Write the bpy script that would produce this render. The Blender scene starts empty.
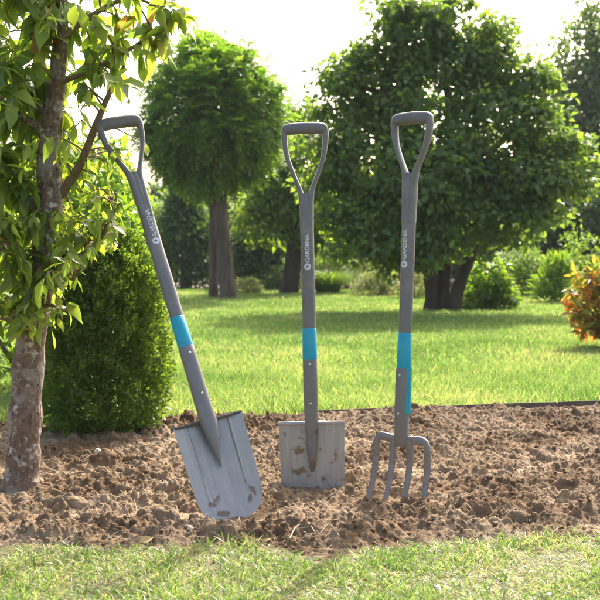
import bpy, bmesh, math, random
import numpy as np
from mathutils import Vector, Matrix
random.seed(7); rng = np.random.default_rng(11)
S = bpy.context.scene
COL = S.collection
PI = math.pi
F, HOR, CAMH = 1120.0, 250.0, 0.727
PITCH = math.atan(50.0 / F)
SUN_AZ, SUN_EL = math.radians(21), math.radians(43.5)

# ------------------------------------------------------------------ camera geometry helper
def pt(u, v, Y):
    """world point at ground distance Y seen at photo position (u, v) of 600"""
    x, d = (u - 300) / F, (v - 300) / F
    cp, sp = math.cos(PITCH), math.sin(PITCH)
    dy, dz = cp - d * sp, -sp - d * cp
    t = Y / dy
    return Vector((x * t, Y, CAMH + dz * t))
def gpt(u, v):
    d = (v - 300) / F
    cp, sp = math.cos(PITCH), math.sin(PITCH)
    dy, dz = cp - d * sp, -sp - d * cp
    t = -CAMH / dz
    return Vector(((u - 300) / F * t, dy * t, 0))

# ------------------------------------------------------------------ noise
def _hash(i, j, k, seed):
    h = (i * 374761393 + j * 668265263 + k * 2147483647 + seed * 1274126177) & 0xFFFFFFFF
    h = ((h ^ (h >> 13)) * 1274126177) & 0xFFFFFFFF
    return ((h ^ (h >> 16)) & 0xFFFF) / 65535.0
def vnoise(x, y, seed=0):
    x = np.asarray(x, float); y = np.asarray(y, float)
    xi = np.floor(x).astype(np.int64); yi = np.floor(y).astype(np.int64)
    fx = x - xi; fy = y - yi
    fx = fx * fx * (3 - 2 * fx); fy = fy * fy * (3 - 2 * fy)
    a = _hash(xi, yi, 0, seed); b = _hash(xi + 1, yi, 0, seed)
    c = _hash(xi, yi + 1, 0, seed); d = _hash(xi + 1, yi + 1, 0, seed)
    return (a * (1 - fx) + b * fx) * (1 - fy) + (c * (1 - fx) + d * fx) * fy
def fbm(x, y, seed=0, o=4):
    s = 0; a = .5
    for k in range(o):
        s = s + a * (vnoise(x * 2 ** k, y * 2 ** k, seed + k) - .5); a *= .5
    return s

# ------------------------------------------------------------------ materials
def newmat(name):
    m = bpy.data.materials.new(name); m.use_nodes = True
    nt = m.node_tree; nt.nodes.clear()
    out = nt.nodes.new('ShaderNodeOutputMaterial')
    return m, nt, out
def N(nt, t, **kw):
    n = nt.nodes.new(t)
    for k, v in kw.items():
        if k.startswith('i_'):
            n.inputs[k[2:].replace('_', ' ')].default_value = v
        else: setattr(n, k, v)
    return n
def ramp(nt, src, stops):
    r = nt.nodes.new('ShaderNodeValToRGB')
    e = r.color_ramp.elements
    while len(e) < len(stops): e.new(.5)
    for q, (p, c) in zip(e, stops):
        q.position = p; q.color = (*c, 1) if len(c) == 3 else c
    nt.links.new(src, r.inputs[0]); return r
def leafmat(name, stops, trans, tfac=.42, rough=.5, spec=.35):
    m, nt, out = newmat(name); L = nt.links.new
    at = N(nt, 'ShaderNodeAttribute', attribute_name='tint')
    r = ramp(nt, at.outputs['Fac'], stops)
    p = N(nt, 'ShaderNodeBsdfPrincipled'); p.inputs['Roughness'].default_value = rough
    p.inputs['Specular IOR Level'].default_value = spec
    L(r.outputs[0], p.inputs['Base Color'])
    t = N(nt, 'ShaderNodeBsdfTranslucent')
    mx = N(nt, 'ShaderNodeMix', data_type='RGBA', blend_type='MULTIPLY'); mx.inputs[0].default_value = 1
    L(r.outputs[0], mx.inputs[6]); mx.inputs[7].default_value = (*trans, 1)
    L(mx.outputs[2], t.inputs['Color'])
    ms = N(nt, 'ShaderNodeMixShader'); ms.inputs[0].default_value = tfac
    L(p.outputs[0], ms.inputs[1]); L(t.outputs[0], ms.inputs[2]); L(ms.outputs[0], out.inputs[0])
    return m
def noisemat(name, stops, scale=20, detail=6, rough=.9, bump=.3, bscale=None, dist=.01, metallic=0, spec=.3, stretch=(1, 1, 1), extra=None):
    m, nt, out = newmat(name); L = nt.links.new
    tc = N(nt, 'ShaderNodeTexCoord'); mp = N(nt, 'ShaderNodeMapping'); mp.inputs['Scale'].default_value = stretch
    L(tc.outputs['Object'], mp.inputs[0])
    n = N(nt, 'ShaderNodeTexNoise'); n.inputs['Scale'].default_value = scale; n.inputs['Detail'].default_value = detail
    n.inputs['Roughness'].default_value = .65
    L(mp.outputs[0], n.inputs['Vector'])
    r = ramp(nt, n.outputs['Fac'], stops)
    p = N(nt, 'ShaderNodeBsdfPrincipled'); p.inputs['Roughness'].default_value = rough
    p.inputs['Metallic'].default_value = metallic; p.inputs['Specular IOR Level'].default_value = spec
    colour = r.outputs[0]
    if extra: colour = extra(nt, tc, colour, p)
    L(colour, p.inputs['Base Color'])
    n3 = N(nt, 'ShaderNodeTexNoise'); n3.inputs['Scale'].default_value = 42; n3.inputs['Detail'].default_value = 7
    L(tc.outputs['Object'], n3.inputs['Vector'])
    mr = N(nt, 'ShaderNodeMapRange'); L(n3.outputs['Fac'], mr.inputs[0]); mr.inputs[1].default_value = .3; mr.inputs[2].default_value = .7
    mr.inputs[3].default_value = max(rough - .13, .1); mr.inputs[4].default_value = min(rough + .13, 1); L(mr.outputs[0], p.inputs['Roughness'])
    if bump:
        n2 = N(nt, 'ShaderNodeTexNoise'); n2.inputs['Scale'].default_value = bscale or scale * 2; n2.inputs['Detail'].default_value = 5
        L(mp.outputs[0], n2.inputs['Vector'])
        b = N(nt, 'ShaderNodeBump'); b.inputs['Strength'].default_value = bump; b.inputs['Distance'].default_value = dist
        L(n2.outputs['Fac'], b.inputs['Height']); L(b.outputs[0], p.inputs['Normal'])
    L(p.outputs[0], out.inputs[0]); return m
def patches(scale, lo, hi, col, seed=0.0, rough=None, smin=None):
    """noise-shaped patches (lichen, soil stains) mixed over a colour"""
    def f(nt, tc, colour, p):
        L = nt.links.new
        mp = N(nt, 'ShaderNodeMapping'); mp.inputs['Location'].default_value = (seed, seed * .7, seed * 1.3)
        L(tc.outputs['Object'], mp.inputs[0])
        n = N(nt, 'ShaderNodeTexNoise'); n.inputs['Scale'].default_value = scale; n.inputs['Detail'].default_value = 4
        L(mp.outputs[0], n.inputs['Vector'])
        r = ramp(nt, n.outputs['Fac'], [(lo, (0, 0, 0)), (hi, (1, 1, 1))])
        mx = N(nt, 'ShaderNodeMix', data_type='RGBA'); L(r.outputs[0], mx.inputs[0]); L(colour, mx.inputs[6])
        mx.inputs[7].default_value = (*col, 1)
        return mx.outputs[2]
    return f
def spots(lst, col, warp=.03):
    """dirt marks at given object-space places: (x, z, rx, rz, angle)"""
    def f(nt, tc, colour, p):
        L = nt.links.new
        nz = N(nt, 'ShaderNodeTexNoise'); nz.inputs['Scale'].default_value = 60; nz.inputs['Detail'].default_value = 3
        L(tc.outputs['Object'], nz.inputs['Vector'])
        for (x, z, rx, rz, ang) in lst:
            mp = N(nt, 'ShaderNodeMapping', vector_type='TEXTURE')
            mp.inputs['Location'].default_value = (x, 0, z); mp.inputs['Rotation'].default_value = (0, ang, 0)
            mp.inputs['Scale'].default_value = (rx, 10, rz)
            L(tc.outputs['Object'], mp.inputs[0])
            ln = N(nt, 'ShaderNodeVectorMath', operation='LENGTH'); L(mp.outputs[0], ln.inputs[0])
            ad = N(nt, 'ShaderNodeMath', operation='MULTIPLY_ADD'); L(nz.outputs['Fac'], ad.inputs[0])
            ad.inputs[1].default_value = 2.2; L(ln.outputs['Value'], ad.inputs[2])
            r = ramp(nt, ad.outputs[0], [(0.0, (1, 1, 1)), (1.0, (0, 0, 0))])
            mr = N(nt, 'ShaderNodeMapRange'); L(ad.outputs[0], mr.inputs[0])
            mr.inputs[1].default_value = 1.7; mr.inputs[2].default_value = 2.0; mr.inputs[3].default_value = .9; mr.inputs[4].default_value = 0
            mx = N(nt, 'ShaderNodeMix', data_type='RGBA'); L(mr.outputs[0], mx.inputs[0]); L(colour, mx.inputs[6])
            mx.inputs[7].default_value = (*col, 1); colour = mx.outputs[2]
            nt.nodes.remove(r)
        return colour
    return f
def chain(*fs):
    def f(nt, tc, c, p):
        for g in fs: c = g(nt, tc, c, p)
        return c
    return f

# ------------------------------------------------------------------ object helpers
def link(name, me, mat, parent=None):
    o = bpy.data.objects.new(name, me); COL.objects.link(o)
    if mat and not me.materials: me.materials.append(mat)
    if parent: o.parent = parent
    return o
def tag(o, label=None, cat=None, group=None, kind=None):
    if label: o['label'] = label
    if cat: o['category'] = cat
    if group: o['group'] = group
    if kind: o['kind'] = kind
    return o
def empty(name, loc):
    o = bpy.data.objects.new(name, None); COL.objects.link(o); o.location = loc
    o.empty_display_size = .1; return o
class MB:
    def __init__(s): s.v = []; s.f = []
    def ring_loft(s, rings, cap=True, closed=True):
        b = len(s.v); n = len(rings[0])
        for r in rings: s.v += [tuple(p) for p in r]
        for i in range(len(rings) - 1):
            for j in range(n if closed else n - 1):
                k = (j + 1) % n
                s.f.append((b + i * n + j, b + i * n + k, b + (i + 1) * n + k, b + (i + 1) * n + j))
        if cap:
            s.f.append(tuple(b + j for j in range(n))[::-1])
            e = b + (len(rings) - 1) * n
            s.f.append(tuple(e + j for j in range(n)))
    def tube(s, pts, rad, n=8, cap=True, wob=0):
        pts = [Vector(p) for p in pts]; rings = []
        ref = Vector((0.123, 1, 0.2)).normalized()
        for i, p in enumerate(pts):
            t = (pts[min(i + 1, len(pts) - 1)] - pts[max(i - 1, 0)])
            t = t.normalized() if t.length > 1e-9 else Vector((0, 0, 1))
            a = ref - t * ref.dot(t)
            if a.length < .05: a = Vector((1, 0, 0)) - t * t.x
            a.normalize(); b = t.cross(a)
            r = rad[i] if hasattr(rad, '__len__') else rad
            rr = []
            for k in range(n):
                q = r * (1 + (random.uniform(-wob, wob) if wob else 0))
                rr.append(p + (a * math.cos(2 * PI * k / n) + b * math.sin(2 * PI * k / n)) * q)
            rings.append(rr)
        s.ring_loft(rings, cap)
    def loft(s, secs, n=20, ex=2.0, cap=True):
        """secs: (x, y, z, rx, ry [, tilt about y]) rings lying mostly across z"""
        rings = []
        for q in secs:
            x, y, z, rx, ry = q[:5]; tl = q[5] if len(q) > 5 else 0
            rr = []
            for k in range(n):
                a = 2 * PI * k / n; c, d = math.cos(a), math.sin(a)
                px = rx * math.copysign(abs(c) ** (2 / ex), c); py = ry * math.copysign(abs(d) ** (2 / ex), d)
                rr.append((x + px * math.cos(tl), y + py, z - px * math.sin(tl)))
            rings.append(rr)
        s.ring_loft(rings, cap)
    def build(s, name, mat, parent=None, smooth=True, sharp=40):
        me = bpy.data.meshes.new(name); me.from_pydata([tuple(p) for p in s.v], [], s.f)
        bm = bmesh.new(); bm.from_mesh(me); bmesh.ops.recalc_face_normals(bm, faces=bm.faces); bm.to_mesh(me); bm.free()
        if smooth:
            me.polygons.foreach_set('use_smooth', [True] * len(me.polygons))
            me.set_sharp_from_angle(angle=math.radians(sharp))
        return link(name, me, mat, parent)
def npmesh(name, V, faces_tpl, n, mat, parent=None, tint=None, smooth=False):
    """n copies of one small topology; V is (n, k, 3)"""
    k = V.shape[1]
    me = bpy.data.meshes.new(name)
    me.vertices.add(n * k); me.vertices.foreach_set('co', np.ascontiguousarray(V, dtype=np.float32).ravel())
    flat = np.concatenate([np.array(f) for f in faces_tpl]); cnt = np.array([len(f) for f in faces_tpl])
    L = (np.arange(n)[:, None] * k + flat[None]).ravel()
    tot = np.tile(cnt, n); st = np.concatenate([[0], np.cumsum(tot)[:-1]])
    me.loops.add(len(L)); me.loops.foreach_set('vertex_index', L.astype(np.int32))
    me.polygons.add(len(tot)); me.polygons.foreach_set('loop_start', st.astype(np.int32))
    me.polygons.foreach_set('loop_total', tot.astype(np.int32))
    if smooth: me.polygons.foreach_set('use_smooth', np.ones(len(tot), bool))
    me.update(calc_edges=True)
    if tint is not None:
        a = me.attributes.new('tint', 'FLOAT', 'POINT'); a.data.foreach_set('value', np.repeat(tint, k).astype(np.float32))
    return link(name, me, mat, parent)
def unit(a): return a / np.maximum(np.linalg.norm(a, axis=-1, keepdims=True), 1e-9)
def rvec(n): return unit(rng.normal(size=(n, 3)))

def leaf_obj(name, P, D, Nn, L, W, mat, parent, tint, fine=False, curl=.25, fold=.3):
    """leaves as small folded blades: P base, D direction, Nn up-normal, L length, W width"""
    n = len(P); curl = curl * rng.uniform(-.3, 2.2, (n, 1)); D = unit(D); Sd = unit(np.cross(D, Nn)); U = np.cross(Sd, D)
    L = np.broadcast_to(L, (n,))[:, None]; W = np.broadcast_to(W, (n,))[:, None]
    def q(t, w, h=0):
        cz = -curl * t * t * (1 - .0)
        return P + D * L * t + Sd * W * w + U * (L * cz + W * abs(w) * fold)
    if fine:
        st = [(.12, .24), (.28, .43), (.48, .5), (.66, .42), (.82, .25), (.93, .1)]
        wv = rng.normal(0, .04, (n, 1)); pts = [q(-.12, 0)]
        for i, (t, ww) in enumerate(st):
            z = U * (L * wv * math.sin(i * 2.1))
            pts += [q(t, ww) + z, q(t, 0), q(t, -ww) - z]
        pts.append(q(1.05, 0)); V = np.stack(pts, 1); Fc = [(0, 2, 1), (0, 3, 2)]
        for i in range(5):
            a_ = 1 + 3 * i; Fc += [(a_, a_ + 1, a_ + 4, a_ + 3), (a_ + 1, a_ + 2, a_ + 5, a_ + 4)]
        Fc += [(16, 17, 19), (17, 18, 19)]
    else:
        V = np.stack([q(0, 0), q(.45, .5), q(1, 0), q(.45, -.5)], 1)
        Fc = [(0, 2, 1), (0, 3, 2)]
    return npmesh(name, V, Fc, n, mat, parent, tint, smooth=fine)

# ------------------------------------------------------------------ world, sun, camera
w = bpy.data.worlds.new('World'); S.world = w; w.use_nodes = True
nt = w.node_tree; nt.nodes.clear()
sky = nt.nodes.new('ShaderNodeTexSky'); sky.sky_type = 'NISHITA'; sky.sun_disc = False
sky.sun_elevation = SUN_EL; sky.sun_rotation = SUN_AZ; sky.air_density = 1.0; sky.dust_density = 6.0; sky.ozone_density = .35
bg = nt.nodes.new('ShaderNodeBackground'); bg.inputs[1].default_value = .15
wo = nt.nodes.new('ShaderNodeOutputWorld'); nt.links.new(sky.outputs[0], bg.inputs[0]); nt.links.new(bg.outputs[0], wo.inputs[0])
sl = bpy.data.lights.new('sun', 'SUN'); sl.energy = 2.85; sl.angle = math.radians(.53); sl.color = (1, .965, .90)
so = bpy.data.objects.new('sun', sl); COL.objects.link(so); so.location = (5, 12, 14)
sd = Vector((math.sin(SUN_AZ) * math.cos(SUN_EL), math.cos(SUN_AZ) * math.cos(SUN_EL), math.sin(SUN_EL)))
so.rotation_euler = sd.to_track_quat('Z', 'Y').to_euler()
cam = bpy.data.cameras.new('camera'); co = bpy.data.objects.new('camera', cam); COL.objects.link(co)
cam.sensor_width = 36; cam.lens = F / 600 * 36; cam.clip_end = 2000; cam.clip_start = .05
co.location = (0, 0, CAMH); co.rotation_euler = (PI / 2 - PITCH, 0, 0)
cam.dof.use_dof = True; cam.dof.focus_distance = 3.25; cam.dof.aperture_fstop = 9.0
S.camera = co
S.view_settings.view_transform = 'Standard'; S.view_settings.look = 'None'
S.view_settings.exposure = 1.82; S.view_settings.gamma = 1
S.view_settings.use_curve_mapping = False
S.cycles.use_denoising = True
S.cycles.max_bounces = 10; S.cycles.diffuse_bounces = 5; S.cycles.transmission_bounces = 8; S.cycles.transparent_max_bounces = 8
S.cycles.sample_clamp_indirect = 8

# ------------------------------------------------------------------ bed outline
def near_edge(X): return 2.745 - .12 * np.exp(-((np.asarray(X) - .06) / .13) ** 2) + .05 * fbm(np.asarray(X) * 9, np.asarray(X) * 0 + 1.3, 6) + .06 * np.asarray(X) + .07 * fbm(np.asarray(X) * 2.2, np.asarray(X) * 0 + 3.3, 5) + .03 * np.clip(np.asarray(X), -2, 2) ** 2 * .6
def back_edge(X): return 4.86 + .24 * np.asarray(X)
XL, XR = -2.6, 2.4

# ------------------------------------------------------------------ ground sheet
m_ground = noisemat('lawn_soil', [(.25, (.055, .06, .026)), (.5, (.11, .105, .05)), (.75, (.19, .16, .09))], scale=22, bump=1, bscale=160, dist=.012)
me = bpy.data.meshes.new('lawn')
me.from_pydata([(-300, -60, 0), (300, -60, 0), (300, 500, 0), (-300, 500, 0)], [], [(0, 1, 2, 3)])
tag(link('lawn', me, m_ground), kind='structure')

# ------------------------------------------------------------------ soil bed
def soil_extra(nt, tc, colour, p):
    L = nt.links.new
    n = N(nt, 'ShaderNodeTexNoise'); n.inputs['Scale'].default_value = 3.2; n.inputs['Detail'].default_value = 5
    L(tc.outputs['Object'], n.inputs['Vector'])
    r = ramp(nt, n.outputs['Fac'], [(.40, (.55, .49, .43)), (.58, (1, 1, 1))])
    mx = N(nt, 'ShaderNodeMix', data_type='RGBA', blend_type='MULTIPLY'); mx.inputs[0].default_value = 1
    L(colour, mx.inputs[6]); L(r.outputs[0], mx.inputs[7]); return mx.outputs[2]
SOIL = [(.25, (.09, .058, .033)), (.45, (.20, .138, .083)), (.6, (.28, .198, .122)), (.8, (.40, .30, .195))]
m_soil = noisemat('dug_soil', SOIL, scale=38, detail=8, rough=1, bump=.9, bscale=260, dist=.004, spec=.1, extra=soil_extra)
nx, ny = 1200, 680
gx = np.linspace(XL, XR, nx); tt = np.linspace(0, 1, ny)
ne = near_edge(gx) - .06; be = back_edge(gx) + .03
GX = np.repeat(gx[None], ny, 0); GY = ne[None] + (be - ne)[None] * tt[:, None]
wx = GX + .012 * fbm(GX * 40, GY * 40, 21, 3); wy = GY + .012 * fbm(GX * 40, GY * 40, 22, 3)
H = .030 + 0.05 * fbm(GX * 2.2, GY * 2.2, 1, 3) + .055 * fbm(GX * 9, GY * 9, 2, 4) + .02 * fbm(GX * 45, GY * 45, 3, 3)
H = H - .014 * np.abs(fbm(GX * 16, GY * 16, 9, 3)) * 4
def cells(x, y, sz, seed):
    x = x / sz; y = y / sz; xi = np.floor(x).astype(np.int64); yi = np.floor(y).astype(np.int64)
    f1 = np.full(x.shape, 9.0); f2 = f1.copy(); val = np.zeros(x.shape)
    for a in (-1, 0, 1):
        for b in (-1, 0, 1):
            ci, cj = xi + a, yi + b
            d = np.hypot(ci + _hash(ci, cj, 1, seed) - x, cj + _hash(ci, cj, 2, seed + 5) - y)
            near = d < f1; f2 = np.where(near, f1, np.minimum(f2, d)); val = np.where(near, _hash(ci, cj, 3, seed + 9), val); f1 = np.where(near, d, f1)
    return val * np.clip((f2 - f1) * 2.2, 0, 1) ** .6 * (1 - .35 * f1)
wx2 = GX + .016 * fbm(GX * 30, GY * 30, 23, 3); wy2 = GY + .016 * fbm(GX * 30, GY * 30, 24, 3)
msk = vnoise(GX * 5, GY * 5, 37)
H += .019 * cells(wx2, wy2, .05, 1) ** 1.3 * (.4 + 1.2 * msk) + .012 * cells(wx2 + .3, wy2, .024, 2) * (.5 + msk) + .0105 * cells(wx2, wy2 + .7, .013, 3) - .014
dx = gx[1] - gx[0]
big = [gpt(500, 466), gpt(548, 462), gpt(300, 520), gpt(352, 515), gpt(420, 522), gpt(455, 500), gpt(150, 470), gpt(345, 528), gpt(470, 430), gpt(140, 520)]
cl = [(p.x, p.y, r) for p, r in zip(big, [.04, .036, .03, .035, .034, .03, .03, .03, .035, .03])]
nb = 1500
cl += list(zip(rng.uniform(XL, XR, nb), rng.uniform(2.6, 5.4, nb), .007 + .032 * rng.random(nb) ** 3.0))
for (cx, cy, r) in cl:
    i0 = int((cx - XL - r * 1.6) / dx); i1 = int((cx - XL + r * 1.6) / dx) + 2
    i0 = max(i0, 0); i1 = min(i1, nx)
    if i1 <= i0: continue
    im = min(max((i0 + i1) // 2, 0), nx - 1)
    st = (be[im] - ne[im]) / (ny - 1)
    j0 = max(int((cy - ne[im] - r * 1.8) / st), 0); j1 = min(int((cy - ne[im] + r * 1.8) / st) + 2, ny)
    if j1 <= j0: continue
    sx = wx[j0:j1, i0:i1] - cx; sy = wy[j0:j1, i0:i1] - cy
    a = rng.uniform(0, PI); e = rng.uniform(.75, 1.3)
    ux = (sx * math.cos(a) + sy * math.sin(a)) * e; uy = (-sx * math.sin(a) + sy * math.cos(a)) / e
    oa = rng.uniform(0, 90); rf = 1 + 1.5 * fbm(ux / r * 1.1 + oa, uy / r * 1.1 + oa, 55, 3)
    d2 = (ux * ux + uy * uy) / np.maximum(rf, .3) ** 2
    b = H[(j0 + j1) // 2, (i0 + i1) // 2]
    hh = b - .25 * r + np.maximum(r * r - d2, 0) ** .5 * rng.uniform(.55, .95) * (1 + .9 * fbm(ux / r * 2.3 + oa, uy / r * 2.3, 56, 3))
    H[j0:j1, i0:i1] = np.where(d2 < r * r, np.maximum(H[j0:j1, i0:i1], hh), H[j0:j1, i0:i1])
H += .012 * fbm(GX * 60, GY * 60, 31, 3) * (.4 + 1.3 * vnoise(GX * 7, GY * 7, 33)) + .009 * fbm(GX * 150, GY * 150, 32, 2)
edge = np.clip(tt / .07, 0, 1)[:, None] * np.clip((1 - tt) / .06, 0, 1)[:, None]
edge = edge * edge * (3 - 2 * edge)
H = H * edge + (-.012) * (1 - edge) + .012 * (1 - edge) * fbm(GX * 25, GY * 25, 44, 3) * 2
def dent(p, r, lvl, k=1.0, sq=.35):
    global H
    d = np.sqrt((GX - p.x) ** 2 + (GY - p.y) ** 2)
    wgt = k * np.clip(1 - d / r, 0, 1); wgt = np.minimum(wgt * 1.6, 1)
    H = H * (1 - wgt) + (lvl + sq * (H - lvl)) * wgt
dent(gpt(237, 525), .12, -.014, 1, .15); dent(gpt(215, 520), .10, -.008, 1, .2); dent(gpt(256, 518), .09, -.006, 1, .2)
dent(gpt(300, 492), .09, .0); dent(gpt(330, 492), .09, .0); dent(gpt(313, 494), .09, .0)
for u in (373, 389, 405, 420): dent(gpt(u, 505), .07, -.002)
dent(gpt(18, 496), .12, .004)
def heap(p, r, h):
    global H
    d = np.sqrt((GX - p.x) ** 2 + ((GY - p.y) * 1.3) ** 2)
    H = H + h * np.clip(1 - d / r, 0, 1) * (.6 + 1.2 * vnoise(GX * 60, GY * 60, 77) + 1.0 * cells(wx2, wy2 + .4, .018, 12))
for u, v, r, h in ((285, 493, .05, .008), (300, 495, .04, .006), (322, 494, .05, .009), (341, 492, .045, .010), (208, 514, .05, .010), (262, 503, .05, .012), (372, 507, .035, .008), (388, 509, .035, .007), (404, 510, .035, .008), (419, 509, .035, .008), (12, 500, .09, .008), (40, 497, .06, .01)):
    heap(gpt(u, v), r, h)
H = np.where(edge > .6, np.maximum(H, .0055 + .006 * vnoise(GX * 90, GY * 90, 78)), H)
def soil_h(x, y):
    i = int(round((x - XL) / dx)); i = min(max(i, 0), nx - 1)
    j = int(round((y - ne[i]) / (be[i] - ne[i]) * (ny - 1))); j = min(max(j, 0), ny - 1)
    return float(H[j, i])
V = np.stack([GX, GY, H], -1).reshape(-1, 3)
idx = np.arange(nx * ny).reshape(ny, nx)
Q = np.stack([idx[:-1, :-1], idx[:-1, 1:], idx[1:, 1:], idx[1:, :-1]], -1).reshape(-1, 4)
me = bpy.data.meshes.new('soil_bed')
me.vertices.add(len(V)); me.vertices.foreach_set('co', V.astype(np.float32).ravel())
me.loops.add(Q.size); me.loops.foreach_set('vertex_index', Q.ravel().astype(np.int32))
me.polygons.add(len(Q)); me.polygons.foreach_set('loop_start', np.arange(0, Q.size, 4, dtype=np.int32)); me.polygons.foreach_set('loop_total', np.full(len(Q), 4, np.int32))
me.polygons.foreach_set('use_smooth', np.ones(len(Q), bool)); me.update(calc_edges=True)
tag(link('soil_bed', me, m_soil), kind='structure')

# loose crumbs of soil
bm = bmesh.new(); bmesh.ops.create_icosphere(bm, subdivisions=1, radius=1)
IV = np.array([v.co[:] for v in bm.verts]); IFc = [tuple(v.index for v in f.verts) for f in bm.faces]; bm.free()
nc = 30000
cx = rng.uniform(XL, XR, nc); cy = near_edge(cx) - .03 + (back_edge(cx) - near_edge(cx)) * rng.random(nc) ** 1.25
cz = np.array([soil_h(a, b) for a, b in zip(cx, cy)])
k = cz > -.006; cx, cy, cz = cx[k], cy[k], cz[k]; nc = len(cx)
cr = .0012 + .0075 * rng.random(nc) ** 5
V = IV[None] * cr[:, None, None] * rng.uniform(.4, 1.35, (nc, 12 if len(IV) == 12 else len(IV), 1)) * rng.uniform(.75, 1.25, (nc, 1, 3))
V = V + np.stack([cx, cy, cz + cr * .1], -1)[:, None]
tag(npmesh('soil_crumbs', V, IFc, nc, m_soil, smooth=False), kind='stuff')

# ------------------------------------------------------------------ grass
m_grass = leafmat('grass_blades', [(0, (.075, .15, .026)), (.35, (.13, .215, .055)), (.7, (.20, .27, .085)), (.86, (.36, .345, .15)), (1, (.50, .44, .25))], (1.65, 1.6, 1.0), .5, .4)
def grass(name, X, Y, Hh, Wd, lean, tint, seg=2):
    n = len(X); a = rng.uniform(0, 2 * PI, n); b = rng.uniform(0, 2 * PI, n)
    P = np.stack([X, Y, np.zeros(n) - .002], -1); dirv = np.stack([np.cos(a), np.sin(a), np.zeros(n)], -1)
    sd_ = np.stack([np.cos(b), np.sin(b), np.zeros(n)], -1) * Wd[:, None] * .5
    up = np.array([0, 0, 1.0]); le = (lean * Hh)[:, None]; h = Hh[:, None]
    if seg == 3:
        pts = [P - sd_, P + sd_]
        for t, ww in ((.4, 1), (.75, .75)):
            c = P + up * h * (t - .18 * t * t) + dirv * le * t * t
            pts += [c - sd_ * ww, c + sd_ * ww]
        pts.append(P + up * h * .82 + dirv * le)
        V = np.stack(pts, 1); Fc = [(0, 1, 3, 2), (2, 3, 5, 4), (4, 5, 6)]
    else:
        c = P + up * h * .55 + dirv * le * .3
        V = np.stack([P - sd_, P + sd_, c - sd_ * .85, c + sd_ * .85, P + up * h + dirv * le], 1); Fc = [(0, 1, 3, 2), (2, 3, 4)]
    return npmesh(name, V, Fc, n, m_grass, None, tint)
# foreground strip
n = 115000
X = rng.uniform(-1.7, 1.7, n); Y = rng.uniform(1.9, 2.95, n)
dE = near_edge(X) + .01 - Y + .20 * fbm(X * 8, Y * 8, 60, 4)
dens = np.clip(.70 + 2.2 * fbm(X * 5, Y * 5, 61, 3), .18, 1) * np.clip((dE + .035) / .15, 0.0, 1) ** 1.3
k = rng.random(n) < dens; X, Y = X[k], Y[k]; n = len(X)
dry = np.clip(.47 + 1.3 * fbm(X * 4, Y * 4, 63, 3), 0.05, .85)
tint = np.where(rng.random(n) < dry * .85, rng.uniform(.75, 1, n), rng.uniform(0, .75, n))
tint = np.where(rng.random(n) < .1, rng.uniform(0, .3, n), tint)
Hh = rng.uniform(.010, .033, n) * np.clip(1 + 2.4 * fbm(X * 7, Y * 7, 62, 3), .45, 2.0); lean = rng.uniform(.2, 1.2, n)
lean = np.where(tint > .75, lean + .8, lean); Hh = np.where(tint > .75, Hh * .7, Hh)
tag(grass('lawn_grass', X, Y, Hh, rng.uniform(.0016, .0038, n), lean, tint, 3), kind='stuff')
n = 48000; X = rng.uniform(-1.7, 1.7, n); Y = rng.uniform(1.9, 2.95, n); k = near_edge(X) + .05 - Y + .16 * fbm(X * 9, Y * 9, 65, 4) > 0; X, Y = X[k], Y[k]; n = len(X)
tag(grass('dry_thatch', X, Y, rng.uniform(.003, .012, n), rng.uniform(.0012, .0028, n), rng.uniform(2.0, 5.0, n), rng.uniform(.78, 1, n), 3), kind='stuff')
# lawn behind the bed
def back_lawn(y0, y1, per, hw, hmin, hmax):
    n = int(per * (y1 - y0) * 2 * (y1 * .3 + .9))
    Y = rng.uniform(y0, y1, n); X = rng.uniform(-1, 1, n) * (Y * .3 + .9)
    k = Y > back_edge(X) + .03 + .02 * rng.random(n); X, Y = X[k], Y[k]; n = len(X)
    pat = fbm(X * 1.3, Y * 1.3, 71, 4); tint = np.clip(rng.normal(.38, .18, n) + 1.1 * pat, 0, .84)
    tint = np.where(rng.random(n) < .05, rng.uniform(.8, 1, n), tint)
    return tag(grass('lawn_grass', X, Y, rng.uniform(hmin, hmax, n) * (1 + .6 * fbm(X * 4, Y * 4, 72, 2)), rng.uniform(.7, 1.3, n) * hw, rng.uniform(.2, 1.0, n), tint, 2), kind='stuff')
back_lawn(4.6, 7.0, 9000, .0042, .025, .055)
back_lawn(7.0, 11.0, 3600, .0068, .025, .055)
back_lawn(11.0, 20.2, 1500, .012, .03, .06)

# small weed leaves between the near grass
m_weed = leafmat('weed_leaves', [(0, (.06, .12, .03)), (.6, (.12, .19, .06)), (1, (.3, .34, .2))], (1.4, 1.5, .8), .35)
n = 1100; X = rng.uniform(-1.5, 1.5, n); Y = rng.uniform(1.95, 2.7, n); k = (fbm(X * 5, Y * 5, 81, 2) > .02) & (Y < near_edge(X) - .03); X, Y = X[k], Y[k]; n = len(X)
P = np.stack([X, Y, rng.uniform(.006, .024, n)], -1); D = rvec(n); D[:, 2] *= .25
tag(leaf_obj('clover_leaves', P, D, np.tile([0, 0, 1.0], (n, 1)) + .3 * rvec(n), rng.uniform(.008, .018, n), rng.uniform(.007, .014, n), m_weed, None, rng.random(n)), kind='stuff')

# back planting strip beyond the lawn
m_far = noisemat('dry_earth', [(.3, (.10, .085, .05)), (.7, (.22, .19, .11))], scale=4, bump=.5)
me = bpy.data.meshes.new('border_soil')
me.from_pydata([(-14, 19.6, .004), (14, 19.6, .004), (14, 23, .004), (-14, 23, .004)], [], [(0, 1, 2, 3)])
tag(link('border_soil', me, m_far), kind='structure')

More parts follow.
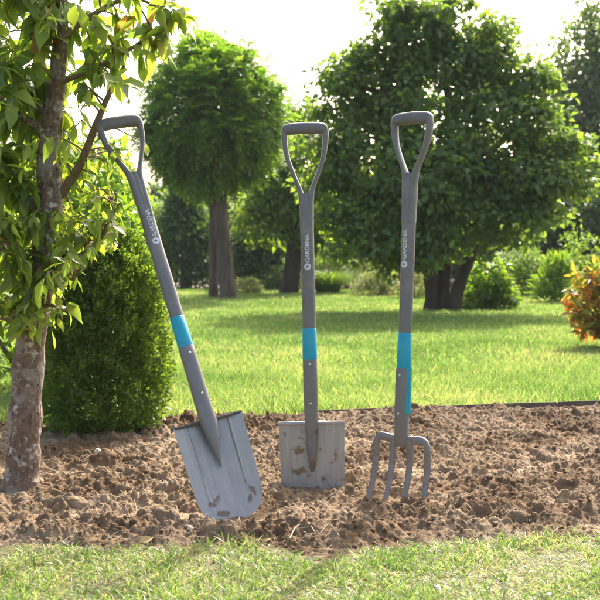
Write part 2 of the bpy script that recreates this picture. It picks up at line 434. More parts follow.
# ------------------------------------------------------------------ edging strip at the back of the bed
m_edge = noisemat('edging_steel', [(.3, (.07, .05, .037)), (.7, (.15, .11, .08))], scale=14, rough=.8, bump=.2)
mb = MB(); rings = []
for x in np.linspace(.08, 2.3, 40):
    y = float(back_edge(x)) + .036; z = .022 + .006 * float(fbm(np.array([x * 3.0]), np.array([.5]), 91, 2)[0]); q = .004
    rings.append([(x, y - q, -.06), (x, y - q, z), (x, y + q, z), (x, y + q, -.06)])
mb.ring_loft(rings)
tag(mb.build('lawn_edging', m_edge, smooth=False), 'low dark edging strip between the dug soil and the back lawn', 'edging')

# ------------------------------------------------------------------ tools
m_shaft = noisemat('shaft_plastic', [(.3, (.125, .115, .105)), (.7, (.155, .144, .132))], scale=30, rough=.38, bump=.06, bscale=500, dist=.0006, spec=.45, extra=chain(patches(13, .58, .75, (.185, .165, .142), 8.0), patches(70, .68, .74, (.20, .18, .155), 3.0)))
m_grip = noisemat('grip_plastic', [(.3, (.115, .109, .102)), (.7, (.142, .135, .127))], scale=30, rough=.5, bump=.12, bscale=700, dist=.0006, spec=.4)
m_blue = noisemat('turquoise_plastic', [(.3, (.0, .25, .335)), (.7, (.005, .29, .385))], scale=20, rough=.4, bump=.03, spec=.45, extra=chain(patches(60, .66, .73, (.05, .22, .27), 3.0), patches(18, .6, .8, (.05, .30, .37), 5.0)))
m_sock = noisemat('socket_steel', [(.3, (.14, .131, .121)), (.7, (.175, .164, .15))], scale=25, rough=.45, bump=.08, bscale=300, dist=.0006, spec=.5, metallic=.15, extra=patches(16, .64, .72, (.13, .085, .05), 3.1))
m_sock2 = noisemat('socket_steel_soiled', [(.3, (.14, .131, .121)), (.7, (.175, .164, .15))], scale=25, rough=.5, bump=.1, bscale=300, dist=.0006, spec=.4, metallic=.15,
                   extra=chain(patches(22, .6, .68, (.12, .075, .045), 1.1), spots([(.003, .085, .016, .022, 0)], (.2, .105, .05))))
m_white = noisemat('pale_print', [(.3, (.52, .51, .49)), (.7, (.6, .59, .57))], scale=40, rough=.5, bump=0)
m_rivet = noisemat('rivet_steel', [(.3, (.6, .58, .55)), (.7, (.7, .68, .65))], scale=40, rough=.25, bump=0, metallic=1)
brushed = dict(scale=8, detail=5, stretch=(9, 9, 1), spec=.5)
m_bladeA = noisemat('bright_blade_steel', [(.3, (.255, .238, .214)), (.7, (.345, .322, .29))], rough=.4, metallic=.4, bump=.04, bscale=20, dist=.001, **brushed,
                    extra=chain(patches(9, .58, .72, (.30, .27, .24), 5.0), spots([(-.052, .060, .010, .028, .9), (-.030, .028, .022, .010, .2), (.066, .070, .009, .030, -.35), (.055, .05, .008, .018, .6)], (.16, .10, .055))))
m_bladeB = noisemat('dull_blade_steel', [(.3, (.26, .24, .21)), (.7, (.36, .335, .30))], rough=.45, metallic=.35, bump=.05, bscale=20, dist=.001, **brushed,
                    extra=chain(patches(34, .58, .68, (.17, .115, .07), 2.0), patches(11, .58, .7, (.27, .23, .18), 7.0)))
m_tread = noisemat('tread_steel', [(.3, (.06, .05, .042)), (.7, (.11, .095, .08))], scale=40, rough=.6, bump=.2, metallic=.2)
m_treadB = noisemat('highlit_tread_steel', [(.3, (.30, .275, .25)), (.7, (.4, .37, .34))], scale=40, rough=.4, bump=.1, metallic=.4)  # bright rim highlight of the tread put into a paler steel colour
m_fork = noisemat('fork_steel', [(.3, (.16, .145, .13)), (.7, (.23, .21, .19))], scale=30, rough=.42, bump=.12, bscale=200, dist=.0008, metallic=.3, extra=patches(20, .6, .7, (.14, .1, .065), 4.0))

def place(name, B, T, yaw):
    z = (T - B).normalized(); x = Vector((1, 0, 0)); x = (x - z * x.dot(z)).normalized(); y = z.cross(x)
    M = Matrix((x, y, z)).transposed().to_4x4() @ Matrix.Rotation(yaw, 4, 'Z')
    M.translation = B
    o = empty(name, B); o.matrix_world = M
    return o, (T - B).length
def print_on_shaft(root, z0, size, a, b, yc=0):
    cu = bpy.data.curves.new('lettering', 'FONT'); cu.body = 'GARDENA'; cu.size = size * 1.42; cu.resolution_u = 3; cu.offset = size * .035
    to = bpy.data.objects.new('lettering', cu); COL.objects.link(to)
    dg = bpy.context.evaluated_depsgraph_get()
    me = bpy.data.meshes.new_from_object(to.evaluated_get(dg)); bpy.data.objects.remove(to); 
    bm = bmesh.new(); bm.from_mesh(me); bmesh.ops.remove_doubles(bm, verts=bm.verts, dist=1e-6)
    for i in range(1, 9):
        bmesh.ops.bisect_plane(bm, geom=bm.verts[:] + bm.edges[:] + bm.faces[:], plane_co=(0, size * i / 9, 0), plane_no=(0, 1, 0))
    def wrap(x, off): return yc - b * math.sqrt(max(1 - (x / a) ** 2, .02)) - off
    for v in bm.verts:
        tx, ty = v.co.x, v.co.y
        x = -(ty - size / 2); v.co = (x, wrap(x, .0006), z0 + tx)
    L = max(v.co.z for v in bm.verts)
    bm.to_mesh(me); bm.free(); me.materials.clear()
    o = link('lettering', me, m_white, root); o['label'] = 'pale lettering GARDENA reading upward along the shaft'
    # round emblem below the word
    e = MB(); R = size * .82; zc = z0 - R * 1.25; rings = []
    for r in np.linspace(.05, 1, 7):
        rings.append([(R * r * math.cos(t), wrap(R * r * math.cos(t), .0006), zc + R * r * math.sin(t)) for t in np.linspace(0, 2 * PI, 28, endpoint=False)])
    e.ring_loft(rings, cap=False); em = e.build('emblem', m_white, root); em['label'] = 'round pale flower emblem'
    t = MB()
    for (dx_, w_, h_, ang) in ((0, .17, .62, 0), (-.3, .16, .55, .45), (.3, .16, .55, -.45)):
        # emblem lies turned with the lettering: its up points to -x
        pts = [(0, -.5), (w_, -.1), (w_ * .6, h_ * .45), (0, h_), (-w_ * .6, h_ * .45), (-w_, -.1)]
        vs = []
        for (px, py) in pts:
            qx = px * math.cos(ang) - py * math.sin(ang) + dx_ * .25; qy = px * math.sin(ang) + py * math.cos(ang)
            x = -qy * R; zz = zc + qx * R; vs.append((x, wrap(x, .0011), zz))
        b0 = len(t.v); t.v += vs; t.f.append(tuple(range(b0, b0 + 6)))
    t.build('petals', m_grip, em, smooth=False)

def handle(root, z_sock, z_sleeve, z_merge, z_top, w_grip):
    """shaft, sleeve, forked yoke and D grip in tool space"""
    a, b = .0205, .0175
    s = MB(); s.loft([(0, 0, z_sleeve - .004, a * .97, b * .97), (0, 0, z_sleeve + .1, a, b), (0, 0, z_merge - .12, a * 1.0, b), (0, 0, z_merge - .03, a * .98, b * .98), (0, 0, z_merge - .005, a * .8, b * .8), (0, 0, z_merge + .012, a * .45, b * .55)], 28)
    s.build('shaft', m_shaft, root)
    s = MB(); s.loft([(0, 0, z_sock - .012, a * 1.0, b * 1.0), (0, 0, z_sock, a * 1.07, b * 1.08), (0, 0, z_sleeve - .002, a * 1.05, b * 1.06), (0, 0, z_sleeve, a * .98, b * .98)], 28)
    s.build('sleeve', m_blue, root)
    hw = w_grip / 2 - .009; zt = z_top - .018; H_ = z_top - z_merge
    for sg in (-1, 1):
        path = [(hw - .002, zt + .004, .0100, .0135), (hw + .0005, zt - .016, .0098, .0132), (hw - .001, zt - H_ * .20, .0088, .0125), (hw * .90, zt - H_ * .36, .0086, .0122), (hw * .72, zt - H_ * .52, .0088, .0124),
                (hw * .50, zt - H_ * .68, .0092, .0130), (hw * .31, zt - H_ * .82, .0098, .0138), (.0125, zt - H_ * .95, .0105, .0150), (.0108, zt - H_ * 1.12, .0108, .0166), (.0098, zt - H_ * 1.32, .0108, .0172), (.0086, zt - H_ * 1.6, .0108, .0170)]
        # resample smoothly
        secs = []
        P = np.array(path); tq = np.linspace(0, len(P) - 1, 46)
        def cr(i, t):
            p0, p1, p2, p3 = P[max(i - 1, 0)], P[i], P[min(i + 1, len(P) - 1)], P[min(i + 2, len(P) - 1)]
            return .5 * ((2 * p1) + (-p0 + p2) * t + (2 * p0 - 5 * p1 + 4 * p2 - p3) * t * t + (-p0 + 3 * p1 - 3 * p2 + p3) * t ** 3)
        Q = np.array([cr(min(int(q), len(P) - 2), q - min(int(q), len(P) - 2)) for q in tq])
        for i, (x, z, rx, ry) in enumerate(Q):
            d = Q[min(i + 1, len(Q) - 1)] - Q[max(i - 1, 0)]; tl = math.atan2(d[0], -d[1])
            secs.append((sg * x, 0, z, rx, ry, sg * tl))
        m = MB(); m.loft(secs, 18, 2.4); m.build('yoke_arm', m_shaft, root)
    # grip: bar along x with a soft rectangular section, slightly arched
    g = MB(); rings = []
    for q in np.linspace(-1, 1, 27):
        x = q * (w_grip / 2); e = max(1 - abs(q) ** 9, 0) ** .5; e = .35 + .65 * e
        hz, hy = .0168 * e * (1 + .04 * (1 - q * q)), .0160 * e; zc = zt + .0008 - .004 * q * q + .002 * (1 - e) * -4
        rr = []
        for k in range(24):
            t = 2 * PI * k / 24; c, d = math.cos(t), math.sin(t)
            rr.append((x, hy * math.copysign(abs(c) ** .8, c), zc + hz * math.copysign(abs(d) ** .72, d)))
        rings.append(rr)
    g.ring_loft(rings); go = g.build('grip', m_grip, root)
    return go
def rivets(root, zs, y):
    for z in zs:
        m = MB(); m.ring_loft([[(r * math.cos(t), y + dy, z + r * math.sin(t)) for t in np.linspace(0, 2 * PI, 12, endpoint=False)] for r, dy in ((.0034, .004), (.0034, -.0006), (.0022, -.0016))])
        m.build('rivet', m_rivet, root)
def blade(root, name, zt, zb, hw, tip_h, mat, dish, ridges, power=2.3):
    nxx, nzz = 61, 70; th = .0022; Vf = []; Vb = []
    for j in range(nzz):
        t = j / (nzz - 1); z = zt + (zb - zt) * (1 - (1 - t) ** 1.35 if tip_h > .03 else t); s_ = z - zb
        ww = hw * (1 - (.05 if tip_h < .03 else .09) * (zt - z) / (zt - zb))
        if s_ < tip_h: ww *= max(1 - (1 - s_ / tip_h) ** power, 0.0004) ** (1 / power)
        for i in range(nxx):
            q = i / (nxx - 1) * 2 - 1; x = q * ww
            y = dish * (1 - (x / hw) ** 2) * min((z - zb) / .1, 1)
            for rx, rw, rh in ridges:
                y -= rh * math.exp(-((abs(x) - rx * (1 - .12 * (zt - z) / (zt - zb))) / rw) ** 2) * min(max(s_ - .03, 0) / .05, 1)
            Vf.append((x, y, z)); Vb.append((x, y + th, z))
    m = MB(); m.v = Vf + Vb; o = len(Vf)
    for j in range(nzz - 1):
        for i in range(nxx - 1):
            a_ = j * nxx + i; m.f.append((a_, a_ + 1, a_ + nxx + 1, a_ + nxx)); m.f.append((o + a_, o + a_ + nxx, o + a_ + nxx + 1, o + a_ + 1))
    bd = [i for i in range(nxx)] + [j * nxx + nxx - 1 for j in range(1, nzz)] + [(nzz - 1) * nxx + i for i in range(nxx - 2, -1, -1)] + [j * nxx for j in range(nzz - 2, 0, -1)]
    for i in range(len(bd)):
        p, q = bd[i], bd[(i + 1) % len(bd)]; m.f.append((q, p, o + p, o + q))
    return m.build(name, mat, root, sharp=50)
def tread(root, zt, hw, mat, y0, thick=.0065, deep=.018):
    for sg in (-1, 1):
        m = MB(); rings = []
        for q in np.linspace(.021, hw + .001, 12):
            x = sg * q; d = .001 * math.sin(q * 60)
            yy = y0 + .002
            rr = [(x, yy - .004, zt - thick * .6), (x, yy - .006, zt), (x, yy - .004, zt + thick * .5), (x, yy + deep * .6, zt + thick * .55 + d), (x, yy + deep, zt + thick * .1), (x, yy + deep * .7, zt - thick * .4)]
            rings.append(rr)
        m.ring_loft(rings); m.build('tread', mat, root, sharp=30)

# --- pointed spade on the left
B = gpt(238, 521); B.z = .002; T = pt(117, 117, B.y + .30)
spade, Ls = place('garden_spade', B, T, math.radians(20))
tag(spade, 'long handled grey spade with wide round tipped bright blade, leaning to the left', 'spade')
handle(spade, .498, .584, Ls - .19, Ls, .136)
blade(spade, 'blade', .283, .0, 0.101, .09, m_bladeA, .018, [(.062, .0022, .0034), (.057, .002, -.0015)], 2.7)
tread(spade, .283, .101, m_tread, .004, .0085, .018)
s = MB(); s.loft([(0, .006, .150, .002, .003), (0, .004, .18, .007, .007), (0, .000, .225, .0165, .0125), (0, -.001, .275, .0245, .0175), (0, 0, .32, .0228, .0185), (0, 0, .46, .0222, .019), (0, 0, .494, .0222, .019), (0, 0, .498, .0205, .0175)], 28, 2.2)
s.build('socket', m_sock, spade); rivets(spade, (.474, .356), -.0194)
print_on_shaft(spade, Ls - .19 - .195, .0125, .0205, .0175)

# --- square spade in the middle
B = gpt(313, 491); B.z = 0; T = pt(304.5, 122.5, B.y + .05)
sq, Lm = place('garden_spade', B, T, math.radians(-3))
tag(sq, 'grey spade with square soil-stained blade standing upright between the other two tools', 'spade')
handle(sq, .400, .492, Lm - .225, Lm, .142)
blade(sq, 'blade', .205, -.085, .099, .006, m_bladeB, .004, [])
tread(sq, .205, .099, m_treadB, .001, .009, .016)
s = MB(); s.loft([(0, .002, .058, .004, .003), (0, .000, .075, .010, .008), (0, -.001, .11, .0145, .012), (0, -.001, .18, .0185, .016), (0, 0, .23, .0208, .018), (0, 0, .34, .0218, .019), (0, 0, .396, .0218, .019), (0, 0, .400, .0203, .0175)], 28, 2.2)
s.build('socket', m_sock2, sq); rivets(sq, (.384, .266), -.0194)
print_on_shaft(sq, .69, .0125, .0205, .0175)

# --- digging fork on the right
B = gpt(399.5, 505); B.z = 0; T = pt(412.5, 112, B.y + .04)
fk, Lf = place('garden_fork', B, T, math.radians(-39))
tag(fk, 'grey digging fork with four curved tines pushed into the soil', 'garden fork')
handle(fk, .392, .492, Lf - .185, Lf, .136)
s = MB(); s.loft([(.0065, .001, .262, .0175, .0165), (.0065, .001, .395, .0175, .0165)], 24); s.build('side_strip', m_blue, fk)
s = MB(); s.loft([(0, 0, .166, .016, .007), (0, 0, .176, .026, .0095), (0, 0, .190, .0265, .0115), (-.001, -.001, .205, .0212, .0165), (-.001, -.002, .26, .0215, .0185), (-.001, -.002, .385, .0215, .0188), (-.001, -.002, .392, .0200, .0175)], 28, 2.2)
s.build('socket', m_sock, fk); rivets(fk, (.372, .262), -.0214)
def tine_path(x0, outer):
    pts = []
    if outer:
        sg = math.copysign(1, x0)
        pts += [(sg * .010, 0, .183), (sg * .030, 0, .187), (sg * .052, 0, .190), (sg * .070, 0, .1905), (sg * .0805, 0, .186), (sg * .0865, 0, .174)]
        z0 = .15
    else:
        pts += [(x0 * .85, 0, .189)]; z0 = .17
    for z in np.linspace(z0, -.075, 12):
        t = (z0 - z) / (z0 + .075)
        pts.append((x0 * (1 + .02 * math.sin(t * PI)), .012 * math.sin(t * PI * .9) - .082 * t ** 1.6, z))
    return pts
for x0, outer in ((-.088, 1), (-.0295, 0), (.0295, 0), (.088, 1)):
    p = tine_path(x0, outer); n_ = len(p); m = MB(); rings = []
    for i, q in enumerate(p):
        d = Vector(p[min(i + 1, n_ - 1)]) - Vector(p[max(i - 1, 0)]); d.normalize()
        sd_ = d.cross(Vector((0, 1, 0))).normalized(); yv = sd_.cross(d)
        zq = q[2]; t = min(max((.15 - zq) / .225, 0), 1); rx = .0102 * (1 - .40 * t); ry = .0066 * (1 - .4 * t)
        if outer and i < 4: rx = .0125
        rr = []
        for k in range(12):
            a_ = 2 * PI * k / 12; c, e = math.cos(a_), math.sin(a_)
            rr.append(Vector(q) + sd_ * rx * math.copysign(abs(c) ** .7, c) + yv * ry * math.copysign(abs(e) ** .7, e))
        rings.append(rr)
    m.ring_loft(rings); m.build('tine', m_fork, fk)
print_on_shaft(fk, .70, .0125, .0205, .0175)

# ------------------------------------------------------------------ vegetation helpers
m_bark = noisemat('young_bark', [(.3, (.085, .052, .033)), (.55, (.17, .11, .072)), (.75, (.24, .165, .11))], scale=55, detail=10, rough=.85, bump=1, bscale=70, dist=.012, stretch=(1, 1, .5), extra=chain(patches(14, .48, .6, (.25, .205, .155), 6.0), patches(60, .57, .66, (.33, .285, .225), 2.0), patches(24, .62, .66, (.42, .38, .31), 9.0), patches(90, .62, .68, (.05, .035, .025), 12.0)))
m_twig = noisemat('twig_bark', [(.3, (.11, .065, .035)), (.7, (.24, .155, .08))], scale=50, rough=.8, bump=.3, bscale=90, dist=.002)
m_oldbark = noisemat('old_bark', [(.3, (.05, .036, .026)), (.55, (.12, .085, .06)), (.8, (.2, .15, .11))], scale=9, detail=8, rough=.95, bump=1, bscale=14, dist=.05, stretch=(1, 1, .3))
m_darkbark = noisemat('dark_bark', [(.3, (.03, .022, .016)), (.7, (.075, .056, .042))], scale=9, detail=8, rough=.95, bump=1, bscale=14, dist=.04, stretch=(1, 1, .3))
m_leafN = leafmat('broad_leaves', [(0, (.10, .165, .03)), (.5, (.16, .235, .042)), (.82, (.225, .275, .06)), (.9, (.2, .2, .05)), (1, (.26, .12, .05))], (2.1, 1.95, .8), .58, .4, .45)
m_leafR = leafmat('tinged_leaves', [(0, (.07, .14, .02)), (.6, (.11, .18, .03)), (.8, (.2, .13, .05)), (1, (.26, .09, .05))], (2.1, 1.8, .9), .45, .45)
m_box = leafmat('box_leaves', [(0, (.055, .105, .02)), (.6, (.10, .165, .03)), (1, (.18, .24, .05))], (2.3, 2.1, .7), .52, .38, .5)
m_lime = leafmat('lime_leaves', [(0, (.08, .17, .02)), (.5, (.12, .22, .03)), (1, (.2, .27, .05))], (2.1, 1.9, .7), .5)
m_rob = leafmat('robinia_leaves', [(0, (.07, .15, .026)), (.6, (.125, .215, .038)), (1, (.20, .27, .055))], (2.2, 2.1, .7), .56, .42)
m_big = leafmat('maple_leaves', [(0, (.06, .11, .03)), (.6, (.105, .17, .044)), (1, (.18, .24, .065))], (2.5, 2.35, .75), .55, .42, .5)
m_far1 = leafmat('dark_leaves', [(0, (.042, .082, .03)), (1, (.09, .145, .05))], (2.4, 2.4, .8), .4, .5)
m_far2 = leafmat('hazy_grey_green_leaves', [(0, (.085, .135, .06)), (1, (.16, .21, .09))], (2.2, 2.2, .9), .48, .5)  # grey green, lightened to paint a hazy look into the far leaves
m_far3 = leafmat('mid_leaves', [(0, (.08, .145, .03)), (1, (.15, .23, .05))], (2.5, 2.3, .7), .5, .5)
m_pale = leafmat('pale_leaves', [(0, (.12, .17, .06)), (1, (.26, .28, .12))], (1.7, 1.6, .9), .45, .6)
m_red = leafmat('orange_leaves', [(0, (.10, .17, .03)), (.4, (.24, .24, .035)), (.6, (.38, .22, .03)), (.8, (.38, .14, .03)), (1, (.28, .08, .03))], (1.8, 1.6, 1), .5, .5)

def spline(pts, k=6):
    P = np.array([list(p) for p in pts], float); out = []
    for i in range(len(P) - 1):
        p0, p1, p2, p3 = P[max(i - 1, 0)], P[i], P[i + 1], P[min(i + 2, len(P) - 1)]
        for t in np.linspace(0, 1, k, endpoint=False):
            out.append(.5 * ((2 * p1) + (-p0 + p2) * t + (2 * p0 - 5 * p1 + 4 * p2 - p3) * t * t + (-p0 + 3 * p1 - 3 * p2 + p3) * t ** 3))
    out.append(P[-1]); return np.array(out)

def clump_leaves(centers, radii, per, L, droop=.35, flat=.6):
    """leaves spread through clumps; returns base, direction, normal, size"""
    m = len(centers); C = np.repeat(centers, per, 0); R = np.repeat(np.broadcast_to(radii, (m,)), per)[:, None]
    n = len(C); off = rvec(n) * rng.random((n, 1)) ** .45 * R; off[:, 2] *= flat
    P = C + off; D = unit(off + .02) * .8 + rvec(n) * .7; D[:, 2] -= droop
    Nn = rvec(n) * .8 + np.array([0, 0, 1.0]) + unit(off) * .5
    return P, D, Nn, L * rng.uniform(.65, 1.25, n)
def env_points(envs, n, shell=.45):
    """points in a union of ellipsoids, biased to the outside"""
    out = []; vol = np.array([a[1][0] * a[1][1] * a[1][2] for a in envs]) ** .7; pr = vol / vol.sum()
    for (c, r), q in zip(envs, pr):
        m = max(int(n * q), 3); d = rvec(m) * (shell + (1 - shell) * rng.random((m, 1)) ** .6) if shell else rvec(m) * rng.random((m, 1)) ** (1 / 3)
        out.append(np.array(c) + d * np.array(r))
    return np.concatenate(out)
def limbs(mb, base_pts, base_rads, targets, r0=.03, n=6, up=.35):
    """one curved limb from the stem to each target"""
    for t in targets:
        t = np.array(t); d = np.linalg.norm(base_pts - t, axis=1) + 1.2 * np.maximum(base_pts[:, 2] - t[2] + .15, 0)
        i = int(np.argmin(d)); s_ = base_pts[i]; ln = np.linalg.norm(t - s_)
        m = (s_ + t) / 2 + np.array([rng.normal() * .08, rng.normal() * .08, -up * .25 + rng.normal() * .06]) * ln
        q = spline([s_, m, t], 4); rr = min(r0, base_rads[i] * .6); mb.tube(q, np.linspace(rr, rr * .2, len(q)), n)
def tree(name, label, cat, base, stems, envs, nclump, per, clr, leafL, leafW, mat, bark, group=None, nlimb=14, shell=.4, droop=.35, limb_r=.05, crown_name='crown'):
    root = tag(empty(name, base), label, cat, group)
    mb = MB(); bp = []; br = []
    for pts, rads in stems:
        q = spline(pts, 6); r = np.interp(np.linspace(0, 1, len(q)), np.linspace(0, 1, len(rads)), rads)
        mb.tube(q - np.array(base), r, 12, wob=.08); bp.append(q); br.append(r)
    bp = np.concatenate(bp); br = np.concatenate(br)
    tg = env_points(envs, nlimb, .3)
    tg = tg[tg[:, 2] > base[2] + .36 * max(e[0][2] + e[1][2] for e in envs)]
    mb2 = MB(); limbs(mb2, bp - np.array(base), br, tg - np.array(base), limb_r)
    mb.v += []
    off = len(mb.v); mb.v += mb2.v; mb.f += [tuple(i + off for i in f) for f in mb2.f]
    mb.build('trunk', bark, root)
    C = env_points(envs, nclump, shell)
    C = C[C[:, 2] > base[2] + .05]
    P, D, Nn, L = clump_leaves(C, (.45 + .95 * rng.random(len(C))) * clr, per, leafL, droop)
    k = P[:, 2] > .02; P, D, Nn, L = P[k], D[k], Nn[k], L[k]
    tint = np.clip(rng.normal(.45, .22, len(P)), 0, 1)
    leaf_obj(crown_name, P - np.array(base), D, Nn, L, L * leafW, mat, root, tint)
    return root
def bush(name, label, cat, base, envs, nclump, per, clr, leafL, leafW, mat, group=None, bark=None, shell=.5, droop=.15, nstem=9):
    root = tag(empty(name, base), label, cat, group); b = np.array(base)
    mb = MB(); tg = env_points(envs, nstem, .4)
    for t in tg:
        s_ = b + np.array([rng.normal() * .04, rng.normal() * .04, -.02]); m = s_ * .5 + t * .5 + np.array([0, 0, .12 * np.linalg.norm(t - s_)])
        q = spline([s_, m, t], 4) - b; r = .008 + .010 * np.linalg.norm(t - s_); mb.tube(q, np.linspace(r, r * .3, len(q)), 6)
    mb.build('stems', bark or m_twig, root)
    C = env_points(envs, nclump, shell); P, D, Nn, L = clump_leaves(C, rng.uniform(.6, 1.3, len(C)) * clr, per, leafL, droop)
    k = P[:, 2] > .015; P, D, Nn, L = P[k], D[k], Nn[k], L[k]
    leaf_obj('foliage', P - b, D, Nn, L, L * leafW, mat, root, np.clip(rng.normal(.45, .25, len(P)), 0, 1))
    return root

# ------------------------------------------------------------------ young tree at the left
YT = 3.32
base = gpt(18, 496); base.z = 0
yt = tag(empty('young_tree', base), 'young fruit tree with lichen patched trunk and large drooping leaves, closest to the camera', 'tree')
tp = [(15, 514, 40), (17, 500, 25), (21, 482, 17.5), (23, 465, 16.8), (25, 420, 16.3), (28, 370, 15.5), (33, 320, 14.5), (41, 280, 13), (46, 240, 12.5), (50, 200, 12.5), (49, 160, 12), (52, 120, 10.5), (57, 80, 8.5), (60, 40, 7), (62, 0, 6), (67, -60, 4.5), (70, -120, 2.5)]
q = spline([pt(u, v, YT + .02 * math.sin(v * .02)) for u, v, r in tp], 6)
rr = np.interp(np.linspace(0, 1, len(q)), np.linspace(0, 1, len(tp)), [r * YT / F for _, _, r in tp])
mb = MB(); mb.tube(q - np.array(base), rr * (1 + .05 * np.sin(np.arange(len(rr)) * 1.1)), 20, wob=.05)
sk = [q]; mb.build('trunk', m_bark, yt)
br = [[(60, 196, 0, 5), (80, 165, -.03, 4.2), (96, 125, -.05, 3.4), (110, 92, -.06, 2.4), (124, 66, -.06, 1.5)],
      [(44, 262, 0, 6), (75, 259, -.03, 4.5), (95, 246, -.05, 3.5), (108, 226, -.05, 2.4), (116, 206, -.06, 1.4)],
      [(48, 220, 0, 6), (25, 196, -.02, 4.5), (0, 182, -.03, 3.5), (-30, 165, -.05, 2)],
      [(50, 150, 0, 6), (38, 128, -.02, 4.5), (15, 112, -.04, 3.6), (-15, 85, -.05, 2)],
      [(52, 120, 0, 4), (30, 98, .04, 3), (5, 78, .06, 2.2), (-20, 40, .08, 1.2)],
      [(56, 84, 0, 4), (80, 74, -.03, 3), (102, 66, -.05, 2.4), (138, 44, -.06, 1.8), (166, 24, -.06, 1)],
      [(60, 40, 0, 4), (88, 18, .03, 3), (128, -2, .04, 2), (160, 8, .03, 1)],
      [(60, 40, 0, 4), (40, 10, -.05, 3), (15, -15, -.08, 2), (-20, -30, -.1, 1)],
      [(40, 285, 0, 4), (20, 262, -.05, 3), (5, 240, -.07, 2.2), (-20, 215, -.08, 1.2)],
      [(42, 278, 0, 3.5), (56, 274, -.06, 2.4), (74, 280, -.09, 1.2)],
      [(36, 310, 0, 3.5), (50, 305, -.06, 2), (66, 312, -.09, 1)],
      [(30, 340, 0, 3), (14, 322, -.05, 2), (-5, 318, -.07, 1)]]
for b_ in br:
    p_ = spline([pt(u, v, YT + d) for u, v, d, r in b_], 6); r_ = np.interp(np.linspace(0, 1, len(p_)), np.linspace(0, 1, len(b_)), [r * YT / F for *_, r in b_])
    mb = MB(); mb.tube(p_ - np.array(base), r_, 10, wob=.05); mb.build('branch', m_twig if b_[0][3] < 5.5 else m_bark, yt); sk.append(p_)
SK = np.concatenate(sk)
tw = MB(); LP = []; LD = []; LN = []; LL = []; LT = []
def twig(u, v, dy, nl, ll, red=0, span=.6, face=None):
    e = np.array(pt(u, v, YT + dy)); i = int(np.argmin(np.linalg.norm(SK - e, axis=1))); s_ = SK[i]
    if np.linalg.norm(e - s_) > .34: s_ = e + (s_ - e) * .34 / np.linalg.norm(e - s_); s_ = SK[int(np.argmin(np.linalg.norm(SK - s_, axis=1)))]
    m = (s_ + e) / 2 + np.array([rng.normal() * .01, rng.normal() * .01, .03]); p_ = spline([s_, m, e], 5)
    tw.tube(p_ - np.array(base), np.linspace(.0032, .0012, len(p_)), 6)
    ax = unit((e - m)[None])[0]
    for j in range(nl):
        t = 1 - span * (j / max(nl - 1, 1)) if nl > 1 else 1
        b0 = p_[min(int(t * (len(p_) - 1)), len(p_) - 1)]
        d = ax * .35 + rvec(1)[0] * .75 + np.array([0, -.1, -.38])
        LP.append(b0 - np.array(base)); LD.append(d); LN.append(np.array([0, 0, 1.0]) + rvec(1)[0] * .55); LL.append(ll * rng.uniform(.5, 1.25))
        LT.append(rng.uniform(.86, 1) if rng.random() < red else np.clip(rng.normal(.4, .2), 0, .8))
for (u0, u1, v0, v1, nt_, nl, ll, red) in [(-50, 128, -70, 60, 84, 8, .076, .02), (-50, 70, 55, 125, 46, 8, .072, 0), (70, 125, 50, 95, 12, 6, .072, 0), (-50, 48, 120, 235, 72, 8, .066, .0), (-50, 42, 235, 330, 56, 7, .062, 0), (52, 118, 165, 255, 22, 6, .055, .02), (15, 75, 205, 300, 62, 7, .05, .01), (-40, 60, 120, 320, 60, 8, .045, 0), (50, 120, 150, 250, 24, 7, .042, .01), (-40, 100, -30, 100, 26, 8, .055, .02), (55, 85, 110, 175, 4, 4, .06, 0)]:
    for _ in range(nt_):
        uu, vv, dd = rng.uniform(u0, u1), rng.uniform(v0, v1), rng.normal() * .13
        if 32 < uu < 68 and 50 < vv < 215: dd = abs(dd) + .06
        twig(uu, vv, dd, nl, ll, red)
for (u, v) in ((150, 10), (168, 22), (160, 40), (140, 30), (128, 20), (178, 18), (145, 52), (120, 45), (170, 8), (132, 60)): twig(u + 8, v, -.05 + rng.normal() * .04, 7, .082, .22)
for (u, v, nl, ll) in ((76, 280, 5, .05), (62, 272, 3, .045), (68, 312, 3, .06), (58, 305, 3, .05), (52, 332, 3, .06), (14, 322, 4, .05), (112, 200, 3, .05)): twig(u, v, -.08, nl, ll, 0)
for (u, v, nl, ll) in ((146, 144, 2, .055), (124, 163, 3, .05)): twig(u, v, .16, nl, ll, 0, .3)
tw.build('twigs', m_twig, yt)
LP, LD, LN, LL = map(np.array, (LP, LD, LN, LL))
leaf_obj('crown', LP, LD, LN, LL, LL * rng.uniform(.38, .52, len(LL)), m_leafN, yt, np.array(LT), fine=True, curl=.28, fold=.28)

# ------------------------------------------------------------------ clipped box shrub behind it
c0 = gpt(100, 436); c0.z = 0; c0.y += .1; hB = .82
root = tag(empty('box_shrub', c0), 'dense dark green egg shaped box shrub beside the young tree', 'shrub')
n = 64000
zz = rng.random(n) ** .85; ang = rng.uniform(0, 2 * PI, n)
prof = np.interp(zz, [0, .08, .25, .5, .7, .85, .95, 1], [.80, .95, 1.01, .96, .86, .68, .44, .1]) * .262
prof *= 1 + .5 * fbm(ang * 2.2 + 9, zz * 7, 101, 3) + .5 * fbm(ang * 6, zz * 16, 102, 3)
dep = rng.random(n) ** 1.2 * .13
R_ = np.maximum(prof - dep, 0)
P = np.stack([R_ * np.cos(ang), R_ * np.sin(ang), .015 + zz * hB + .05 * fbm(ang * 4, zz * 9, 103, 2)], -1)
out = np.stack([np.cos(ang), np.sin(ang), .2 + .9 * zz], -1)
D = unit(out) * .8 + rvec(n) * .75 + np.array([0, 0, .25]); Nn = unit(out) * .5 + rvec(n) * .7 + np.array([0, 0, .6])
LL = rng.uniform(.012, .024, n)
